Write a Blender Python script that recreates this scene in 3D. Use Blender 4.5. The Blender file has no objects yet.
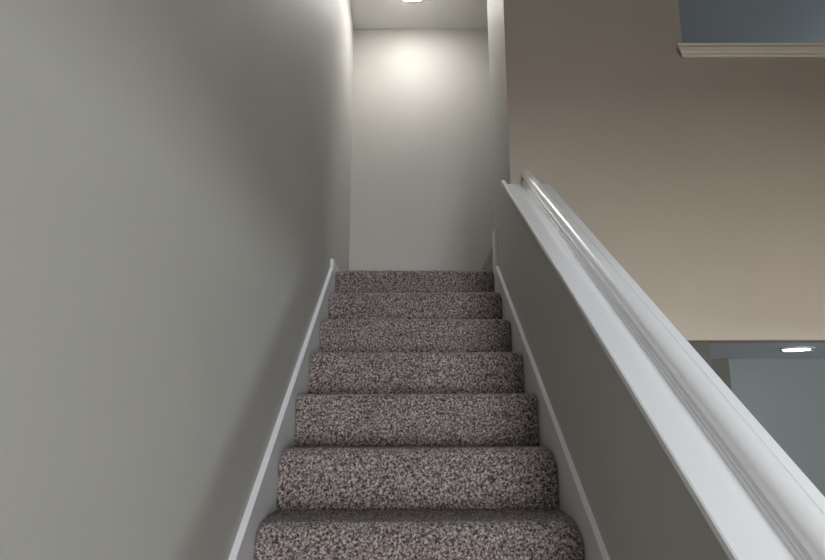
import bpy, bmesh, math, random
from mathutils import Vector, Matrix, noise
random.seed(4)
scn = bpy.context.scene
COL = scn.collection

# ------------------------------------------------------------------ materials
def new_mat(name):
    m = bpy.data.materials.new(name); m.use_nodes = True
    nt = m.node_tree; b = nt.nodes['Principled BSDF']
    return m, nt, b

def paint(name, col, rough=.55, bump=.12, scale=260, wave=.0, spec=.4, mott=.03):
    m, nt, b = new_mat(name)
    b.inputs['Roughness'].default_value = rough
    b.inputs['Specular IOR Level'].default_value = spec
    geo = nt.nodes.new('ShaderNodeNewGeometry')
    n1 = nt.nodes.new('ShaderNodeTexNoise'); n1.inputs['Scale'].default_value = scale; n1.inputs['Detail'].default_value = 3
    nt.links.new(geo.outputs['Position'], n1.inputs['Vector'])
    bp = nt.nodes.new('ShaderNodeBump'); bp.inputs['Strength'].default_value = bump; bp.inputs['Distance'].default_value = .0015
    nt.links.new(n1.outputs['Fac'], bp.inputs['Height'])
    last = bp
    if wave:
        n2 = nt.nodes.new('ShaderNodeTexNoise'); n2.inputs['Scale'].default_value = 4.5; n2.inputs['Detail'].default_value = 2
        mp = nt.nodes.new('ShaderNodeMapping'); mp.inputs['Scale'].default_value = (1, 1, .16)
        nt.links.new(geo.outputs['Position'], mp.inputs['Vector']); nt.links.new(mp.outputs['Vector'], n2.inputs['Vector'])
        b2 = nt.nodes.new('ShaderNodeBump'); b2.inputs['Strength'].default_value = wave; b2.inputs['Distance'].default_value = .02
        nt.links.new(n2.outputs['Fac'], b2.inputs['Height']); nt.links.new(bp.outputs['Normal'], b2.inputs['Normal'])
        last = b2
    nt.links.new(last.outputs['Normal'], b.inputs['Normal'])
    n3 = nt.nodes.new('ShaderNodeTexNoise'); n3.inputs['Scale'].default_value = 1.7; n3.inputs['Detail'].default_value = 4
    nt.links.new(geo.outputs['Position'], n3.inputs['Vector'])
    rp = nt.nodes.new('ShaderNodeValToRGB')
    rp.color_ramp.elements[0].position = .3; rp.color_ramp.elements[1].position = .7
    rp.color_ramp.elements[0].color = [c*(1-mott) for c in col]+[1]
    rp.color_ramp.elements[1].color = [c*(1+mott) for c in col]+[1]
    nt.links.new(n3.outputs['Fac'], rp.inputs['Fac']); nt.links.new(rp.outputs['Color'], b.inputs['Base Color'])
    return m

def gloss(name, col, rough=.3, spec=.5, coat=0):
    m, nt, b = new_mat(name)
    b.inputs['Base Color'].default_value = (*col, 1); b.inputs['Roughness'].default_value = rough
    b.inputs['Specular IOR Level'].default_value = spec; b.inputs['Coat Weight'].default_value = coat
    geo = nt.nodes.new('ShaderNodeNewGeometry')
    n = nt.nodes.new('ShaderNodeTexNoise'); n.inputs['Scale'].default_value = 40; n.inputs['Detail'].default_value = 3
    nt.links.new(geo.outputs['Position'], n.inputs['Vector'])
    bp = nt.nodes.new('ShaderNodeBump'); bp.inputs['Strength'].default_value = .03; bp.inputs['Distance'].default_value = .001
    nt.links.new(n.outputs['Fac'], bp.inputs['Height']); nt.links.new(bp.outputs['Normal'], b.inputs['Normal'])
    return m

def lamp_mat(name, col, strength):
    m, nt, b = new_mat(name)
    b.inputs['Base Color'].default_value = (.9, .9, .9, 1)
    b.inputs['Emission Color'].default_value = (*col, 1); b.inputs['Emission Strength'].default_value = strength
    return m

def carpet_mat():
    m, nt, b = new_mat('speckled_carpet')
    b.inputs['Roughness'].default_value = 1; b.inputs['Specular IOR Level'].default_value = .05
    b.inputs['Sheen Weight'].default_value = .25; b.inputs['Sheen Roughness'].default_value = .5
    geo = nt.nodes.new('ShaderNodeNewGeometry')
    n1 = nt.nodes.new('ShaderNodeTexNoise'); n1.inputs['Scale'].default_value = CARPET_SCALE
    n1.inputs['Detail'].default_value = 2.0; n1.inputs['Roughness'].default_value = .55; n1.inputs['Distortion'].default_value = .6
    nt.links.new(geo.outputs['Position'], n1.inputs['Vector'])
    rp = nt.nodes.new('ShaderNodeValToRGB'); cr = rp.color_ramp
    cr.elements[0].position = .36; cr.elements[0].color = (.04, .026, .025, 1)
    cr.elements[1].position = .66; cr.elements[1].color = (.47, .42, .39, 1)
    e = cr.elements.new(.46); e.color = (.135, .102, .096, 1)
    e = cr.elements.new(.55); e.color = (.275, .230, .212, 1)
    nt.links.new(n1.outputs['Fac'], rp.inputs['Fac'])
    nt.links.new(rp.outputs['Color'], b.inputs['Base Color'])
    n2 = nt.nodes.new('ShaderNodeTexNoise'); n2.inputs['Scale'].default_value = 420; n2.inputs['Detail'].default_value = 2
    nt.links.new(geo.outputs['Position'], n2.inputs['Vector'])
    bp = nt.nodes.new('ShaderNodeBump'); bp.inputs['Strength'].default_value = .8; bp.inputs['Distance'].default_value = .004
    nt.links.new(n2.outputs['Fac'], bp.inputs['Height']); nt.links.new(bp.outputs['Normal'], b.inputs['Normal'])
    return m
CARPET_SCALE = 135

WALL = paint('greige_paint', (.46, .448, .412), rough=.62, wave=.10, spec=.38)
TAUPE = paint('warm_taupe_paint', (.44, .37, .295), rough=.5)
CEIL = paint('stippled_ceiling', (.84, .83, .80), rough=.9, bump=.9, scale=120, spec=.1)
HALLCEIL = paint('hall_ceiling_shaded', (.40, .46, .49), rough=.9, bump=.9, scale=120, spec=.1)  # same stipple as the stair ceiling, cool shade put into the colour
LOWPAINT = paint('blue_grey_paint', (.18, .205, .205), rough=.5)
LOWCEIL = paint('passage_ceiling_paint', (.62, .70, .80), rough=.8)
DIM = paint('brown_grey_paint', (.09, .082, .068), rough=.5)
WHITE = gloss('white_gloss_trim', (.92, .92, .93), rough=.22, coat=.3)
SKIRT = gloss('painted_skirting', (.70, .70, .71), rough=.35)
SKIRT_LIT = gloss('skirting_lit', (.78, .78, .80), rough=.3)  # skirting colour lightened to stand in for light on the top face
CREAM = gloss('cream_trim', (.80, .74, .66), rough=.4)
CARPET = carpet_mat()
WOODFLOOR = paint('oak_floor', (.30, .24, .19), rough=.4, bump=.05, mott=.15)
METAL = gloss('dull_metal', (.25, .25, .25), rough=.35, spec=.8)

# ------------------------------------------------------------------ mesh helpers
def link(name, bm, mat, parent=None, smooth=False):
    me = bpy.data.meshes.new(name); bmesh.ops.recalc_face_normals(bm, faces=bm.faces)
    bm.to_mesh(me); bm.free()
    me.materials.append(mat)
    if smooth:
        for p in me.polygons: p.use_smooth = True
    o = bpy.data.objects.new(name, me); COL.objects.link(o)
    if parent: o.parent = parent
    return o

def box(bm, x0, x1, y0, y1, z0, z1):
    vs = [bm.verts.new((x, y, z)) for x in (x0, x1) for y in (y0, y1) for z in (z0, z1)]
    for f in ((0,1,3,2),(4,6,7,5),(0,4,5,1),(2,3,7,6),(0,2,6,4),(1,5,7,3)):
        bm.faces.new([vs[i] for i in f])
    return bm

def prism(bm, pts, axis, a, b):
    """extrude closed 2D outline along an axis; pts order: x-axis -> (y,z), y-axis -> (x,z), z-axis -> (x,y)"""
    def P(p, t):
        return {'x': (t, p[0], p[1]), 'y': (p[0], t, p[1]), 'z': (p[0], p[1], t)}[axis]
    A = [bm.verts.new(P(p, a)) for p in pts]; B = [bm.verts.new(P(p, b)) for p in pts]
    n = len(pts)
    bm.faces.new(A); bm.faces.new(B[::-1])
    for i in range(n): bm.faces.new((A[i], A[(i+1) % n], B[(i+1) % n], B[i]))
    return bm

def bevel(bm, w, seg=2):
    bmesh.ops.bevel(bm, geom=[e for e in bm.edges if e.is_manifold and e.calc_face_angle(0) > .5], offset=w, segments=seg, profile=.5, affect='EDGES')
    return bm

def struct(name, bm, mat, **k):
    o = link(name, bm, mat, **k); o['kind'] = 'structure'; return o

def thing(name, label, cat, loc=(0, 0, 0)):
    o = bpy.data.objects.new(name, None); COL.objects.link(o); o.location = loc
    o.empty_display_size = .1
    o['label'] = label; o['category'] = cat
    return o

# ------------------------------------------------------------------ measured layout (metres)
RISE, RUN = .19, .2776
NY1 = -.1084                        # nosing of the first step
SL = RISE/RUN
XL, XR = -.4464, .4890              # carpet sides
WL, WR = -.464, .504                # wall faces
YB, ZC = 4.44, 4.92                 # end wall, upper ceiling
YT = 2.90                           # big wall facing the stairs
LAND = 14*RISE                      # landing height
ZLOW = 2.166                        # low ceiling
nose = lambda n: NY1+(n-1)*RUN
NLAND = nose(14)
nline = .19 - SL*NY1                # z of nosing line at y=0
XE = 5.0                            # far right wall
YR = -5.5                           # wall behind the viewer
VX, VY = 2.55, -.45                 # edges of the open stairwell void

# ------------------------------------------------------------------ setting
struct('floor', box(bmesh.new(), WL-.12, XE+.12, YR-.12, 6.1, -.1, 0), WOODFLOOR)
struct('wall_left', box(bmesh.new(), WL-.12, WL, YR, YB+.12, 0, ZC), WALL)
struct('wall_back', box(bmesh.new(), WL, 1.6, YB, YB+.12, 0, ZC), WALL)
struct('ceiling', box(bmesh.new(), WL-.12, 1.30, VY-.3, YB+.12, ZC, ZC+.1), CEIL)
struct('ceiling_hall', box(bmesh.new(), 1.30, XE+.12, VY-.3, 6.1, ZC, ZC+.1), HALLCEIL)

# full height wall beside the landing, its end forms the stair corner
bm = bmesh.new()
prism(bm, [(WR, YT), (WR+.13, YT+.001), (WR+.13, 3.52), (WR, 3.52)], 'z', 0, ZC)
struct('wall_stair_corner', bm, WALL)

# big warm wall facing the stairs, with the opening to the upper hall
OX, OZ, OX2, OZ2 = 1.452, 3.726, 3.9, 4.75
bm = bmesh.new()
box(bm, WR+.0005, OX, YT-.0005, YT+.12, ZLOW, ZC)
box(bm, OX, OX2, YT-.0005, YT+.12, ZLOW, OZ-.022)
box(bm, OX, OX2, YT-.0005, YT+.12, OZ2, ZC)
box(bm, OX2, XE, YT-.0005, YT+.12, ZLOW, ZC)
bmesh.ops.remove_doubles(bm, verts=bm.verts, dist=1e-5)
struct('wall_front', bm, TAUPE)
# wall below it, set back a little, ending at the lower passage
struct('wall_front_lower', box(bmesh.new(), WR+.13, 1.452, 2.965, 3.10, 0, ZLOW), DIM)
# lower passage
bm = bmesh.new()
prism(bm, [(1.47, 4.06), (1.90, 4.03), (1.998, 3.852), (1.998, 4.1), (1.47, 4.1)], 'z', 0, ZLOW)
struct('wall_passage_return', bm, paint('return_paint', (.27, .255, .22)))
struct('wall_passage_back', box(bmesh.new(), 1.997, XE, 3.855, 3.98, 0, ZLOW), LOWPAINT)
struct('ceiling_passage', box(bmesh.new(), 1.0, XE, YT+.125, 4.1, ZLOW+.001, ZLOW+.1), LOWCEIL)
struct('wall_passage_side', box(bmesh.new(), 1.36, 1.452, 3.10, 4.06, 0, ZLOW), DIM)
# upper hall
struct('floor_upper', box(bmesh.new(), WR+.45, XE, YT+.12, 6.0, 2.55, 2.85), WOODFLOOR)
struct('wall_hall_end', box(bmesh.new(), 1.6, XE, 6.0, 6.12, 2.5, ZC), WALL)
struct('wall_hall_side', box(bmesh.new(), 1.48, 1.60, YB+.12, 6.12, 2.5, ZC), WALL)


# low ceilinged rooms to the right of and behind the stair void
bm = bmesh.new()
box(bm, VX, XE, VY, YT, 2.157, 2.85)
box(bm, WL, XE, YR, VY, 2.20, 2.85)
struct('ceiling_lower', bm, CEIL)
# parapet walls standing above that floor edge close the void
struct('wall_upper_right', box(bmesh.new(), VX, VX+.12, VY, YT, 2.85, ZC), TAUPE)
UW = (.1, 1.7, 3.5, 4.6)       # unseen high window, added to let fill light in over the entry
# right wall with a window, rear wall with a window
def wall_with_hole_x(name, x0, x1, y0, y1, z0, z1, hy0, hy1, hz0, hz1, mat):
    bm = bmesh.new()
    box(bm, x0, x1, y0, hy0, z0, z1); box(bm, x0, x1, hy1, y1, z0, z1)
    box(bm, x0, x1, hy0, hy1, z0, hz0); box(bm, x0, x1, hy0, hy1, hz1, z1)
    return struct(name, bm, mat)
def wall_with_hole_y(name, y0, y1, x0, x1, z0, z1, hx0, hx1, hz0, hz1, mat):
    bm = bmesh.new()
    box(bm, x0, hx0, y0, y1, z0, z1); box(bm, hx1, x1, y0, y1, z0, z1)
    box(bm, hx0, hx1, y0, y1, z0, hz0); box(bm, hx0, hx1, y0, y1, hz1, z1)
    return struct(name, bm, mat)
SW = (-1.2, -.5, 1.75, 2.12)       # side window y0,y1,z0,z1
RW = (.55, 1.75, .15, 2.08)       # rear window x0,x1,z0,z1
wall_with_hole_x('wall_right', XE, XE+.12, YR-.12, YT, 0, 2.85, *SW, TAUPE)
wall_with_hole_y('wall_rear', YR-.12, YR, WL-.12, XE, 0, 2.85, *RW, WALL)

HWN = (3.6, 5.2, 3.5, 4.6)  # unseen hall window, added to brighten the hall ceiling
wall_with_hole_x('wall_hall_right', XE, XE+.12, YT, 6.12, 0, ZC, *HWN, WALL)
def window_frame(name, x0, x1, y0, y1, z0, z1):
    w = .05; bm = bmesh.new()
    along_x = (x1-x0) > (y1-y0)
    def bar(a, b, c, d):
        if along_x: box(bm, a, b, y0, y1, c, d)
        else: box(bm, x0, x1, a, b, c, d)
    a0, a1 = (x0, x1) if along_x else (y0, y1)
    bar(a0, a0+w, z0, z1); bar(a1-w, a1, z0, z1); bar(a0+w, a1-w, z0, z0+w); bar(a0+w, a1-w, z1-w, z1)
    mid = (a0+a1)/2; bar(mid-w/2, mid+w/2, z0+w, z1-w)
    return struct(name, bm, WHITE)
window_frame('window_1', XE+.03, XE+.08, SW[0], SW[1], SW[2], SW[3])
window_frame('window_2', RW[0], RW[1], YR-.08, YR-.03, RW[2], RW[3])

window_frame('window_added_hall', XE+.03, XE+.08, *HWN)
wall_with_hole_y('wall_upper_rear', VY-.12, VY, WL, VX+.12, 2.85, ZC, *UW, WALL)
window_frame('window_added_high', UW[0], UW[1], VY-.08, VY-.03, UW[2], UW[3])
# half wall carrying the handrail
HW1 = .684
CSL = .705
capz = lambda y: .916+CSL*y         # top face of the cap board
Y0H = -.15
TH = .024
bm = bmesh.new()
prism(bm, [(Y0H, 0), (YT, 0), (YT, capz(YT)-TH-.002), (Y0H, capz(Y0H)-TH-.002)], 'x', WR, HW1)
struct('wall_half', bm, WALL)

# skirting boards running up the flight, each with a top edge coloured lighter, as lit
SKH = .062
def skirting(name, xw, xi, endy, dz):
    z = lambda y: nline+SKH+dz+SL*y
    y0 = -.14
    lo = lambda y: nline-.32+SL*y
    bm = bmesh.new()
    prism(bm, [(y0, 0), (.30, 0), (endy, lo(endy)), (endy, z(endy)-.006), (y0, z(y0)-.006)], 'x', min(xw, xi), max(xw, xi))
    o = struct(name, bm, SKIRT)
    bm = bmesh.new()
    s = .0015 if xi > xw else -.0015
    prism(bm, [(y0, z(y0)-.006), (endy, z(endy)-.006), (endy, z(endy)), (y0, z(y0))], 'x', min(xw, xi+s), max(xw, xi+s))
    bevel(bm, .002, 2)
    return o, link('top_edge', bm, SKIRT_LIT, o)
skirting('baseboard_left', WL, XL+.0, 3.40, 0)
skirting('baseboard_right', WR, XR-.0, 3.425, -.005)
# level skirting of the landing
def base(name, x0, x1, y0, y1, z0, z1, mat=SKIRT):
    bm = box(bmesh.new(), x0, x1, y0, y1, z0, z1); bevel(bm, .004, 2)
    return struct(name, bm, mat)
base('baseboard_landing', WL, XL, 3.402, YB-.002, LAND-.16, 2.702, SKIRT)
base('baseboard_back', XL, WR-.003, YB-.014, YB, LAND-.03, 2.69, SKIRT_LIT)
base('baseboard_corner', XR, WR, 3.428, 3.524, LAND-.16, 2.892, SKIRT)

# ------------------------------------------------------------------ staircase
stairs = thing('staircase', 'straight flight of stairs in mottled grey-brown carpet climbing between the two walls', 'staircase', (0, nose(1), 0))
def carpet_grid(profile, x0, x1, step, rl=.045, rr=.08, amp=.0042, seed=0, nose_idx=None, parent=None, name='step'):
    """profile: list of (dy,dz,roundness) points; resampled and swept across x"""
    pts = [Vector((p[0], p[1], p[2])) for p in profile]
    res = [pts[0]]
    for a, b in zip(pts, pts[1:]):
        L = math.hypot(b[0]-a[0], b[1]-a[1]); n = max(1, round(L/step))
        for i in range(1, n+1): res.append(a.lerp(b, i/n))
    nx = int((x1-x0)/step)
    bm = bmesh.new(); rows = []
    for j in range(nx+1):
        x = x0+(x1-x0)*j/nx
        dl, dr = x-x0, x1-x
        q = 0
        if dl < rl: q = rl*(1-math.sqrt(max(0, 1-(1-dl/rl)**2)))
        if dr < rr: q = max(q, rr*(1-math.sqrt(max(0, 1-(1-dr/rr)**2)))*.8)
        row = []
        for i, p in enumerate(res):
            if 0 < i < len(res)-1: t = Vector((res[i+1][0]-res[i-1][0], res[i+1][1]-res[i-1][1]))
            elif i == 0: t = Vector((res[1][0]-p[0], res[1][1]-p[1]))
            else: t = Vector((p[0]-res[i-1][0], p[1]-res[i-1][1]))
            t.normalize(); nrm = Vector((-t[1], t[0]))
            v = Vector((x*150, (p[0]+seed)*150, p[1]*150))
            d = amp*(noise.noise(v)+.5*noise.noise(v*2.1))
            k = q*p[2]
            row.append(bm.verts.new((x, p[0]+nrm[0]*d+k*.8, p[1]+nrm[1]*d-k*.45)))
        rows.append(row)
    for j in range(nx):
        for i in range(len(res)-1):
            bm.faces.new((rows[j][i], rows[j+1][i], rows[j+1][i+1], rows[j][i+1]))
    # close the sides and the underside so that each step is solid
    return bm, rows, res

OV = .012        # how far the nosing stands out
R = .045
def step_profile(depth, R=R):
    p = [(OV, -RISE-.004, 0), (OV-.001, -RISE*.6, 0), (OV-.003, -.085, .08), (OV-.008, -.065, .2)]
    for a in range(195, 89, -8):
        p.append((R+R*math.cos(math.radians(a)), -R+R*math.sin(math.radians(a)), .25+.75*max(0, min(1, (190-a)/60))))
    p += [(.07, -.001, .6), (.11, -.003, .3), (.15, -.005, 0), (depth, -.006, 0)]
    return p
def solid(bm, rows):
    """give the carpet sheet its body below"""
    bott = []
    for r_ in rows[:: len(rows)-1]:
        a, b = r_[0], r_[-1]
        c = bm.verts.new((a.co.x, b.co.y, a.co.z)); bott.append(c)
        bm.faces.new(r_+[c])
    bm.faces.new((rows[0][0], bott[0], bott[1], rows[-1][0]) if False else [r_[0] for r_ in rows]+[bott[1], bott[0]])
    bm.faces.new([r_[-1] for r_ in rows]+[bott[1], bott[0]])
bm, rows, _ = carpet_grid(step_profile(RUN+OV+.004), XL+.0015, XR-.0015, .0036)
solid(bm, rows)
first = link('step', bm, CARPET, stairs, smooth=True)
first.location = (0, 0, RISE)
for n in range(2, 14):
    if n == 10:            # higher treads are worn less round
        bm, rows, _ = carpet_grid(step_profile(RUN+OV+.004, .026), XL+.0015, XR-.0015, .0036, rl=.022, rr=.03, seed=7)
        solid(bm, rows)
        first = link('step', bm, CARPET, stairs, smooth=True)
        first.location = (0, nose(n)-nose(1), n*RISE)
        continue
    c = first.copy(); COL.objects.link(c); c.parent = stairs
    c.location = (0, nose(n)-nose(1), n*RISE)
bm, rows, _ = carpet_grid(step_profile(YB-.016-NLAND, .026), XL+.0015, XR-.0015, .0045, rl=.02, rr=.02, seed=3)
solid(bm, rows)
o = link('landing', bm, CARPET, stairs, smooth=True); o.location = (0, NLAND-nose(1), LAND)
# first step of the next flight, turning off to the right at the landing
prof = []
bm = bmesh.new()
prism(bm, [(WR+.002, LAND-.18), (WR+.002, LAND+RISE-.012), (WR+.006, LAND+RISE-.004), (WR+.014, LAND+RISE), (WR+.46, LAND+RISE), (WR+.46, LAND-.18)], 'y', 3.526-nose(1), YB-.004-nose(1))
bmesh.ops.subdivide_edges(bm, edges=[e for e in bm.edges if e.calc_length() > .5], cuts=140, use_grid_fill=True)
bmesh.ops.triangulate(bm, faces=bm.faces)
for v in bm.verts:
    if v.co.x < WR+.05:
        v.co.x += .003*noise.noise(v.co*200); v.co.z += .004*noise.noise(v.co*190+Vector((9, 0, 0)))
link('turned_step', bm, CARPET, stairs)['label'] = 'first step of the next flight, turning right off the landing'

# ------------------------------------------------------------------ handrail on the half wall
rail = thing('handrail', 'glossy white round-topped handrail fixed along the sloping top of the half wall', 'handrail', (HW1-.08, Y0H, capz(Y0H)))
rl = Vector(rail.location)
def sweep(profile, y0, y1, closed=True, nseg=24):
    """profile (x, h): h is measured perpendicular to the slope"""
    c, s = math.cos(math.atan(CSL)), math.sin(math.atan(CSL))
    bm = bmesh.new(); rings = []
    for k in range(nseg+1):
        y = y0+(y1-y0)*k/nseg
        bow = .0045*max(0, y-1)**2*max(0, min(1, (.66-profile[0][0])/.05))
        rings.append([bm.verts.new(Vector((x-bow*max(0, min(1, (.70-x)/.06)), y, capz(y)+h/c))-rl) for x, h in profile])
    n = len(profile)
    for a, b in zip(rings, rings[1:]):
        for i in range(n): bm.faces.new((a[i], a[(i+1) % n], b[(i+1) % n], b[i]))
    bm.faces.new(rings[0]); bm.faces.new(rings[-1][::-1])
    return bm
# cap board: overhangs the half wall, its inner lip runs a little past the corner
c0, c1 = .486, .702
prof = [(c0+.003, -.020), (c0, -.017), (c0, -.003), (c0+.003, 0), (c1-.003, 0), (c1, -.003), (c1, -.017), (c1-.003, -.020)]
bm = sweep(prof, Y0H-.02, YT-.003, nseg=12)
lip = sweep([(c0+.003, -.020), (c0, -.017), (c0, -.003), (c0+.003, 0), (WR-.001, 0), (WR-.001, -.020)], YT-.003, 2.965, nseg=1)
me = bpy.data.meshes.new('tmp'); lip.to_mesh(me); lip.free(); bm.from_mesh(me); bpy.data.meshes.remove(me)
link('cap_board', bm, WHITE, rail)['label'] = 'wide flat white board capping the half wall'
# rail profile: stepped foot, waist and round head
xc = .604
pr = [(-.030, .0005), (-.030, .006), (-.0275, .009), (-.0255, .0095), (-.0255, .015), (-.0225, .018), (-.0205, .020), (-.0205, .024), (-.0245, .028)]
for a in range(205, -26, -11):
    pr.append((.0272*math.cos(math.radians(a)), .040+.0235*math.sin(math.radians(a))))
pr += [(.0245, .028), (.0205, .024), (.0205, .020), (.0225, .018), (.0255, .015), (.0255, .0095), (.0275, .009), (.030, .006), (.030, .0005)]
bm = sweep([(xc+x, h) for x, h in pr], Y0H-.02, YT-.006, nseg=30)
o = link('rail', bm, WHITE, rail)
mod = None
for p in o.data.polygons: p.use_smooth = True
me = o.data
for e in me.edges: pass
o.data.set_sharp_from_angle(angle=math.radians(32))

# ------------------------------------------------------------------ moulded ledge under the hall opening
ledge = thing('ledge', 'cream moulded ledge along the bottom of the opening high in the taupe wall', 'ledge', (OX, YT, OZ))
def ledge_piece(name, prof):
    """profile (out, z) swept along x with a mitred return at the left end"""
    bm = bmesh.new(); x0, x1 = OX-.004-OX, OX2-OX
    A = [bm.verts.new((x0-o_*.9, -o_, z)) for o_, z in prof]
    B = [bm.verts.new((x1, -o_, z)) for o_, z in prof]
    A0 = None
    n = len(prof)
    bm.faces.new(A); bm.faces.new(B[::-1])
    for i in range(n): bm.faces.new((A[i], A[(i+1) % n], B[(i+1) % n], B[i]))
    return link(name, bm, CREAM, ledge)
ledge_piece('sill_board', [(.001, -.013), (.001, 0), (.048, 0), (.051, -.003), (.051, -.010), (.048, -.013)])
mp = [(.001, -.0135), (.034, -.0135), (.034, -.017), (.041, -.0175), (.0415, -.022), (.039, -.026), (.033, -.029), (.028, -.034), (.025, -.040), (.019, -.045), (.012, -.048), (.011, -.052), (.0135, -.054), (.012, -.058), (.001, -.059)]
ledge_piece('moulding', mp)
bm = box(bmesh.new(), .002, OX2-OX-.002, .001, .118, -.021, 0)
link('sill_back', bm, CREAM, ledge)

# ------------------------------------------------------------------ lights
def disc(r, z0, z1, seg=64, dome=0):
    bm = bmesh.new(); rings = []
    prof = [(r, z1), (r, z0)] + [(r*math.cos(t*math.pi/2/6), z0-dome*math.sin(t*math.pi/2/6)) for t in range(1, 6)]
    for rr, z in prof: rings.append([bm.verts.new((rr*math.cos(2*math.pi*i/seg), rr*math.sin(2*math.pi*i/seg), z)) for i in range(seg)])
    for a, b in zip(rings, rings[1:]):
        for i in range(seg): bm.faces.new((a[i], a[(i+1) % seg], b[(i+1) % seg], b[i]))
    bm.faces.new(rings[0]); bm.faces.new(rings[-1][::-1])
    return bm
def ring(r0, r1, z0, z1, seg=64):
    bm = bmesh.new()
    prof = [(r0, z1), (r0, z0+.002), (r0+.003, z0), (r1-.004, z0+.001), (r1, z0+.004), (r1, z1)]
    rings = [[bm.verts.new((rr*math.cos(2*math.pi*i/seg), rr*math.sin(2*math.pi*i/seg), z)) for i in range(seg)] for rr, z in prof]
    for k in range(len(prof)):
        a, b = rings[k], rings[(k+1) % len(prof)]
        for i in range(seg): bm.faces.new((a[i], a[(i+1) % seg], b[(i+1) % seg], b[i]))
    return bm

UL = (.012, 3.92, ZC)
t = thing('ceiling_light', 'bright round flush light on the ceiling above the landing', 'ceiling light', UL)
link('diffuser', disc(.160, -.008, -.001, dome=.026), lamp_mat('lamp_glow_warm', (1, .98, .955), 47), t, smooth=False)
link('trim_ring', ring(.161, .178, -.009, -.0005), gloss('lamp_ring', (.8, .8, .78), .4), t, smooth=False)

LL = (2.064, 3.269, ZLOW)
t = thing('recessed_light', 'small round downlight in the low ceiling beyond the handrail', 'ceiling light', LL)
link('lens', disc(.066, -.009, .03, dome=.004), lamp_mat('lamp_glow_cool', (.80, .97, 1), 14), t)
link('trim_ring', ring(.067, .086, -.008, .03), gloss('downlight_ring', (.5, .52, .55), .35), t)
for s in (-1, 1):
    bm = bmesh.new(); box(bm, s*.078-.008, s*.078+.008, -.012, .012, -.014, -.0105)
    bevel(bm, .002, 2); link('clip', bm, METAL, t)

def area(name, loc, rot, sx, sy, col, power):
    l = bpy.data.lights.new(name, 'AREA'); l.shape = 'RECTANGLE'; l.size = sx; l.size_y = sy
    l.color = col; l.energy = power
    o = bpy.data.objects.new(name, l); COL.objects.link(o); o.location = loc; o.rotation_euler = rot
    return o
R90 = math.pi/2
area('daylight_side_window', (XE+.14, (SW[0]+SW[1])/2, (SW[2]+SW[3])/2), (0, R90, 0), SW[3]-SW[2], SW[1]-SW[0], (.86, .95, 1.0), 105)
area('daylight_rear_window', ((RW[0]+RW[1])/2, YR-.14, (RW[2]+RW[3])/2), (R90, 0, 0), RW[1]-RW[0], RW[3]-RW[2], (.92, .96, 1.0), 390)
area('hall_fill_light', (XE+.14, (HWN[0]+HWN[1])/2, (HWN[2]+HWN[3])/2), (0, R90, 0), HWN[3]-HWN[2], HWN[1]-HWN[0], (.90, .95, 1.0), 17)  # fill light for the hall, set behind the added window
area('high_fill_light', ((UW[0]+UW[1])/2, VY-.14, (UW[2]+UW[3])/2), (R90, 0, 0), UW[1]-UW[0], UW[3]-UW[2], (.80, .91, 1.0), 12)  # added overhead fill for treads and cap board

w = bpy.data.worlds.new('sky'); scn.world = w; w.use_nodes = True
w.node_tree.nodes['Background'].inputs['Color'].default_value = (.75, .85, 1, 1)
w.node_tree.nodes['Background'].inputs['Strength'].default_value = .6

# ------------------------------------------------------------------ camera
cam = bpy.data.cameras.new('camera'); co = bpy.data.objects.new('camera', cam); COL.objects.link(co)
cam.sensor_width = 36; cam.lens = 609.5/825*36; cam.clip_start = .02
pitch, yaw, roll = .2196, .0024, .0024
co.location = (0, 0, 1.8163)
Mx = Matrix.Rotation(-yaw, 3, 'Z') @ Matrix.Rotation(math.pi/2+pitch, 3, 'X') @ Matrix.Rotation(-roll, 3, 'Z')
co.rotation_euler = Mx.to_euler()
scn.camera = co
scn.view_settings.view_transform = 'Standard'; scn.view_settings.look = 'None'
scn.view_settings.gamma = 1; scn.view_settings.use_curve_mapping = False
scn.view_settings.exposure = 0.17
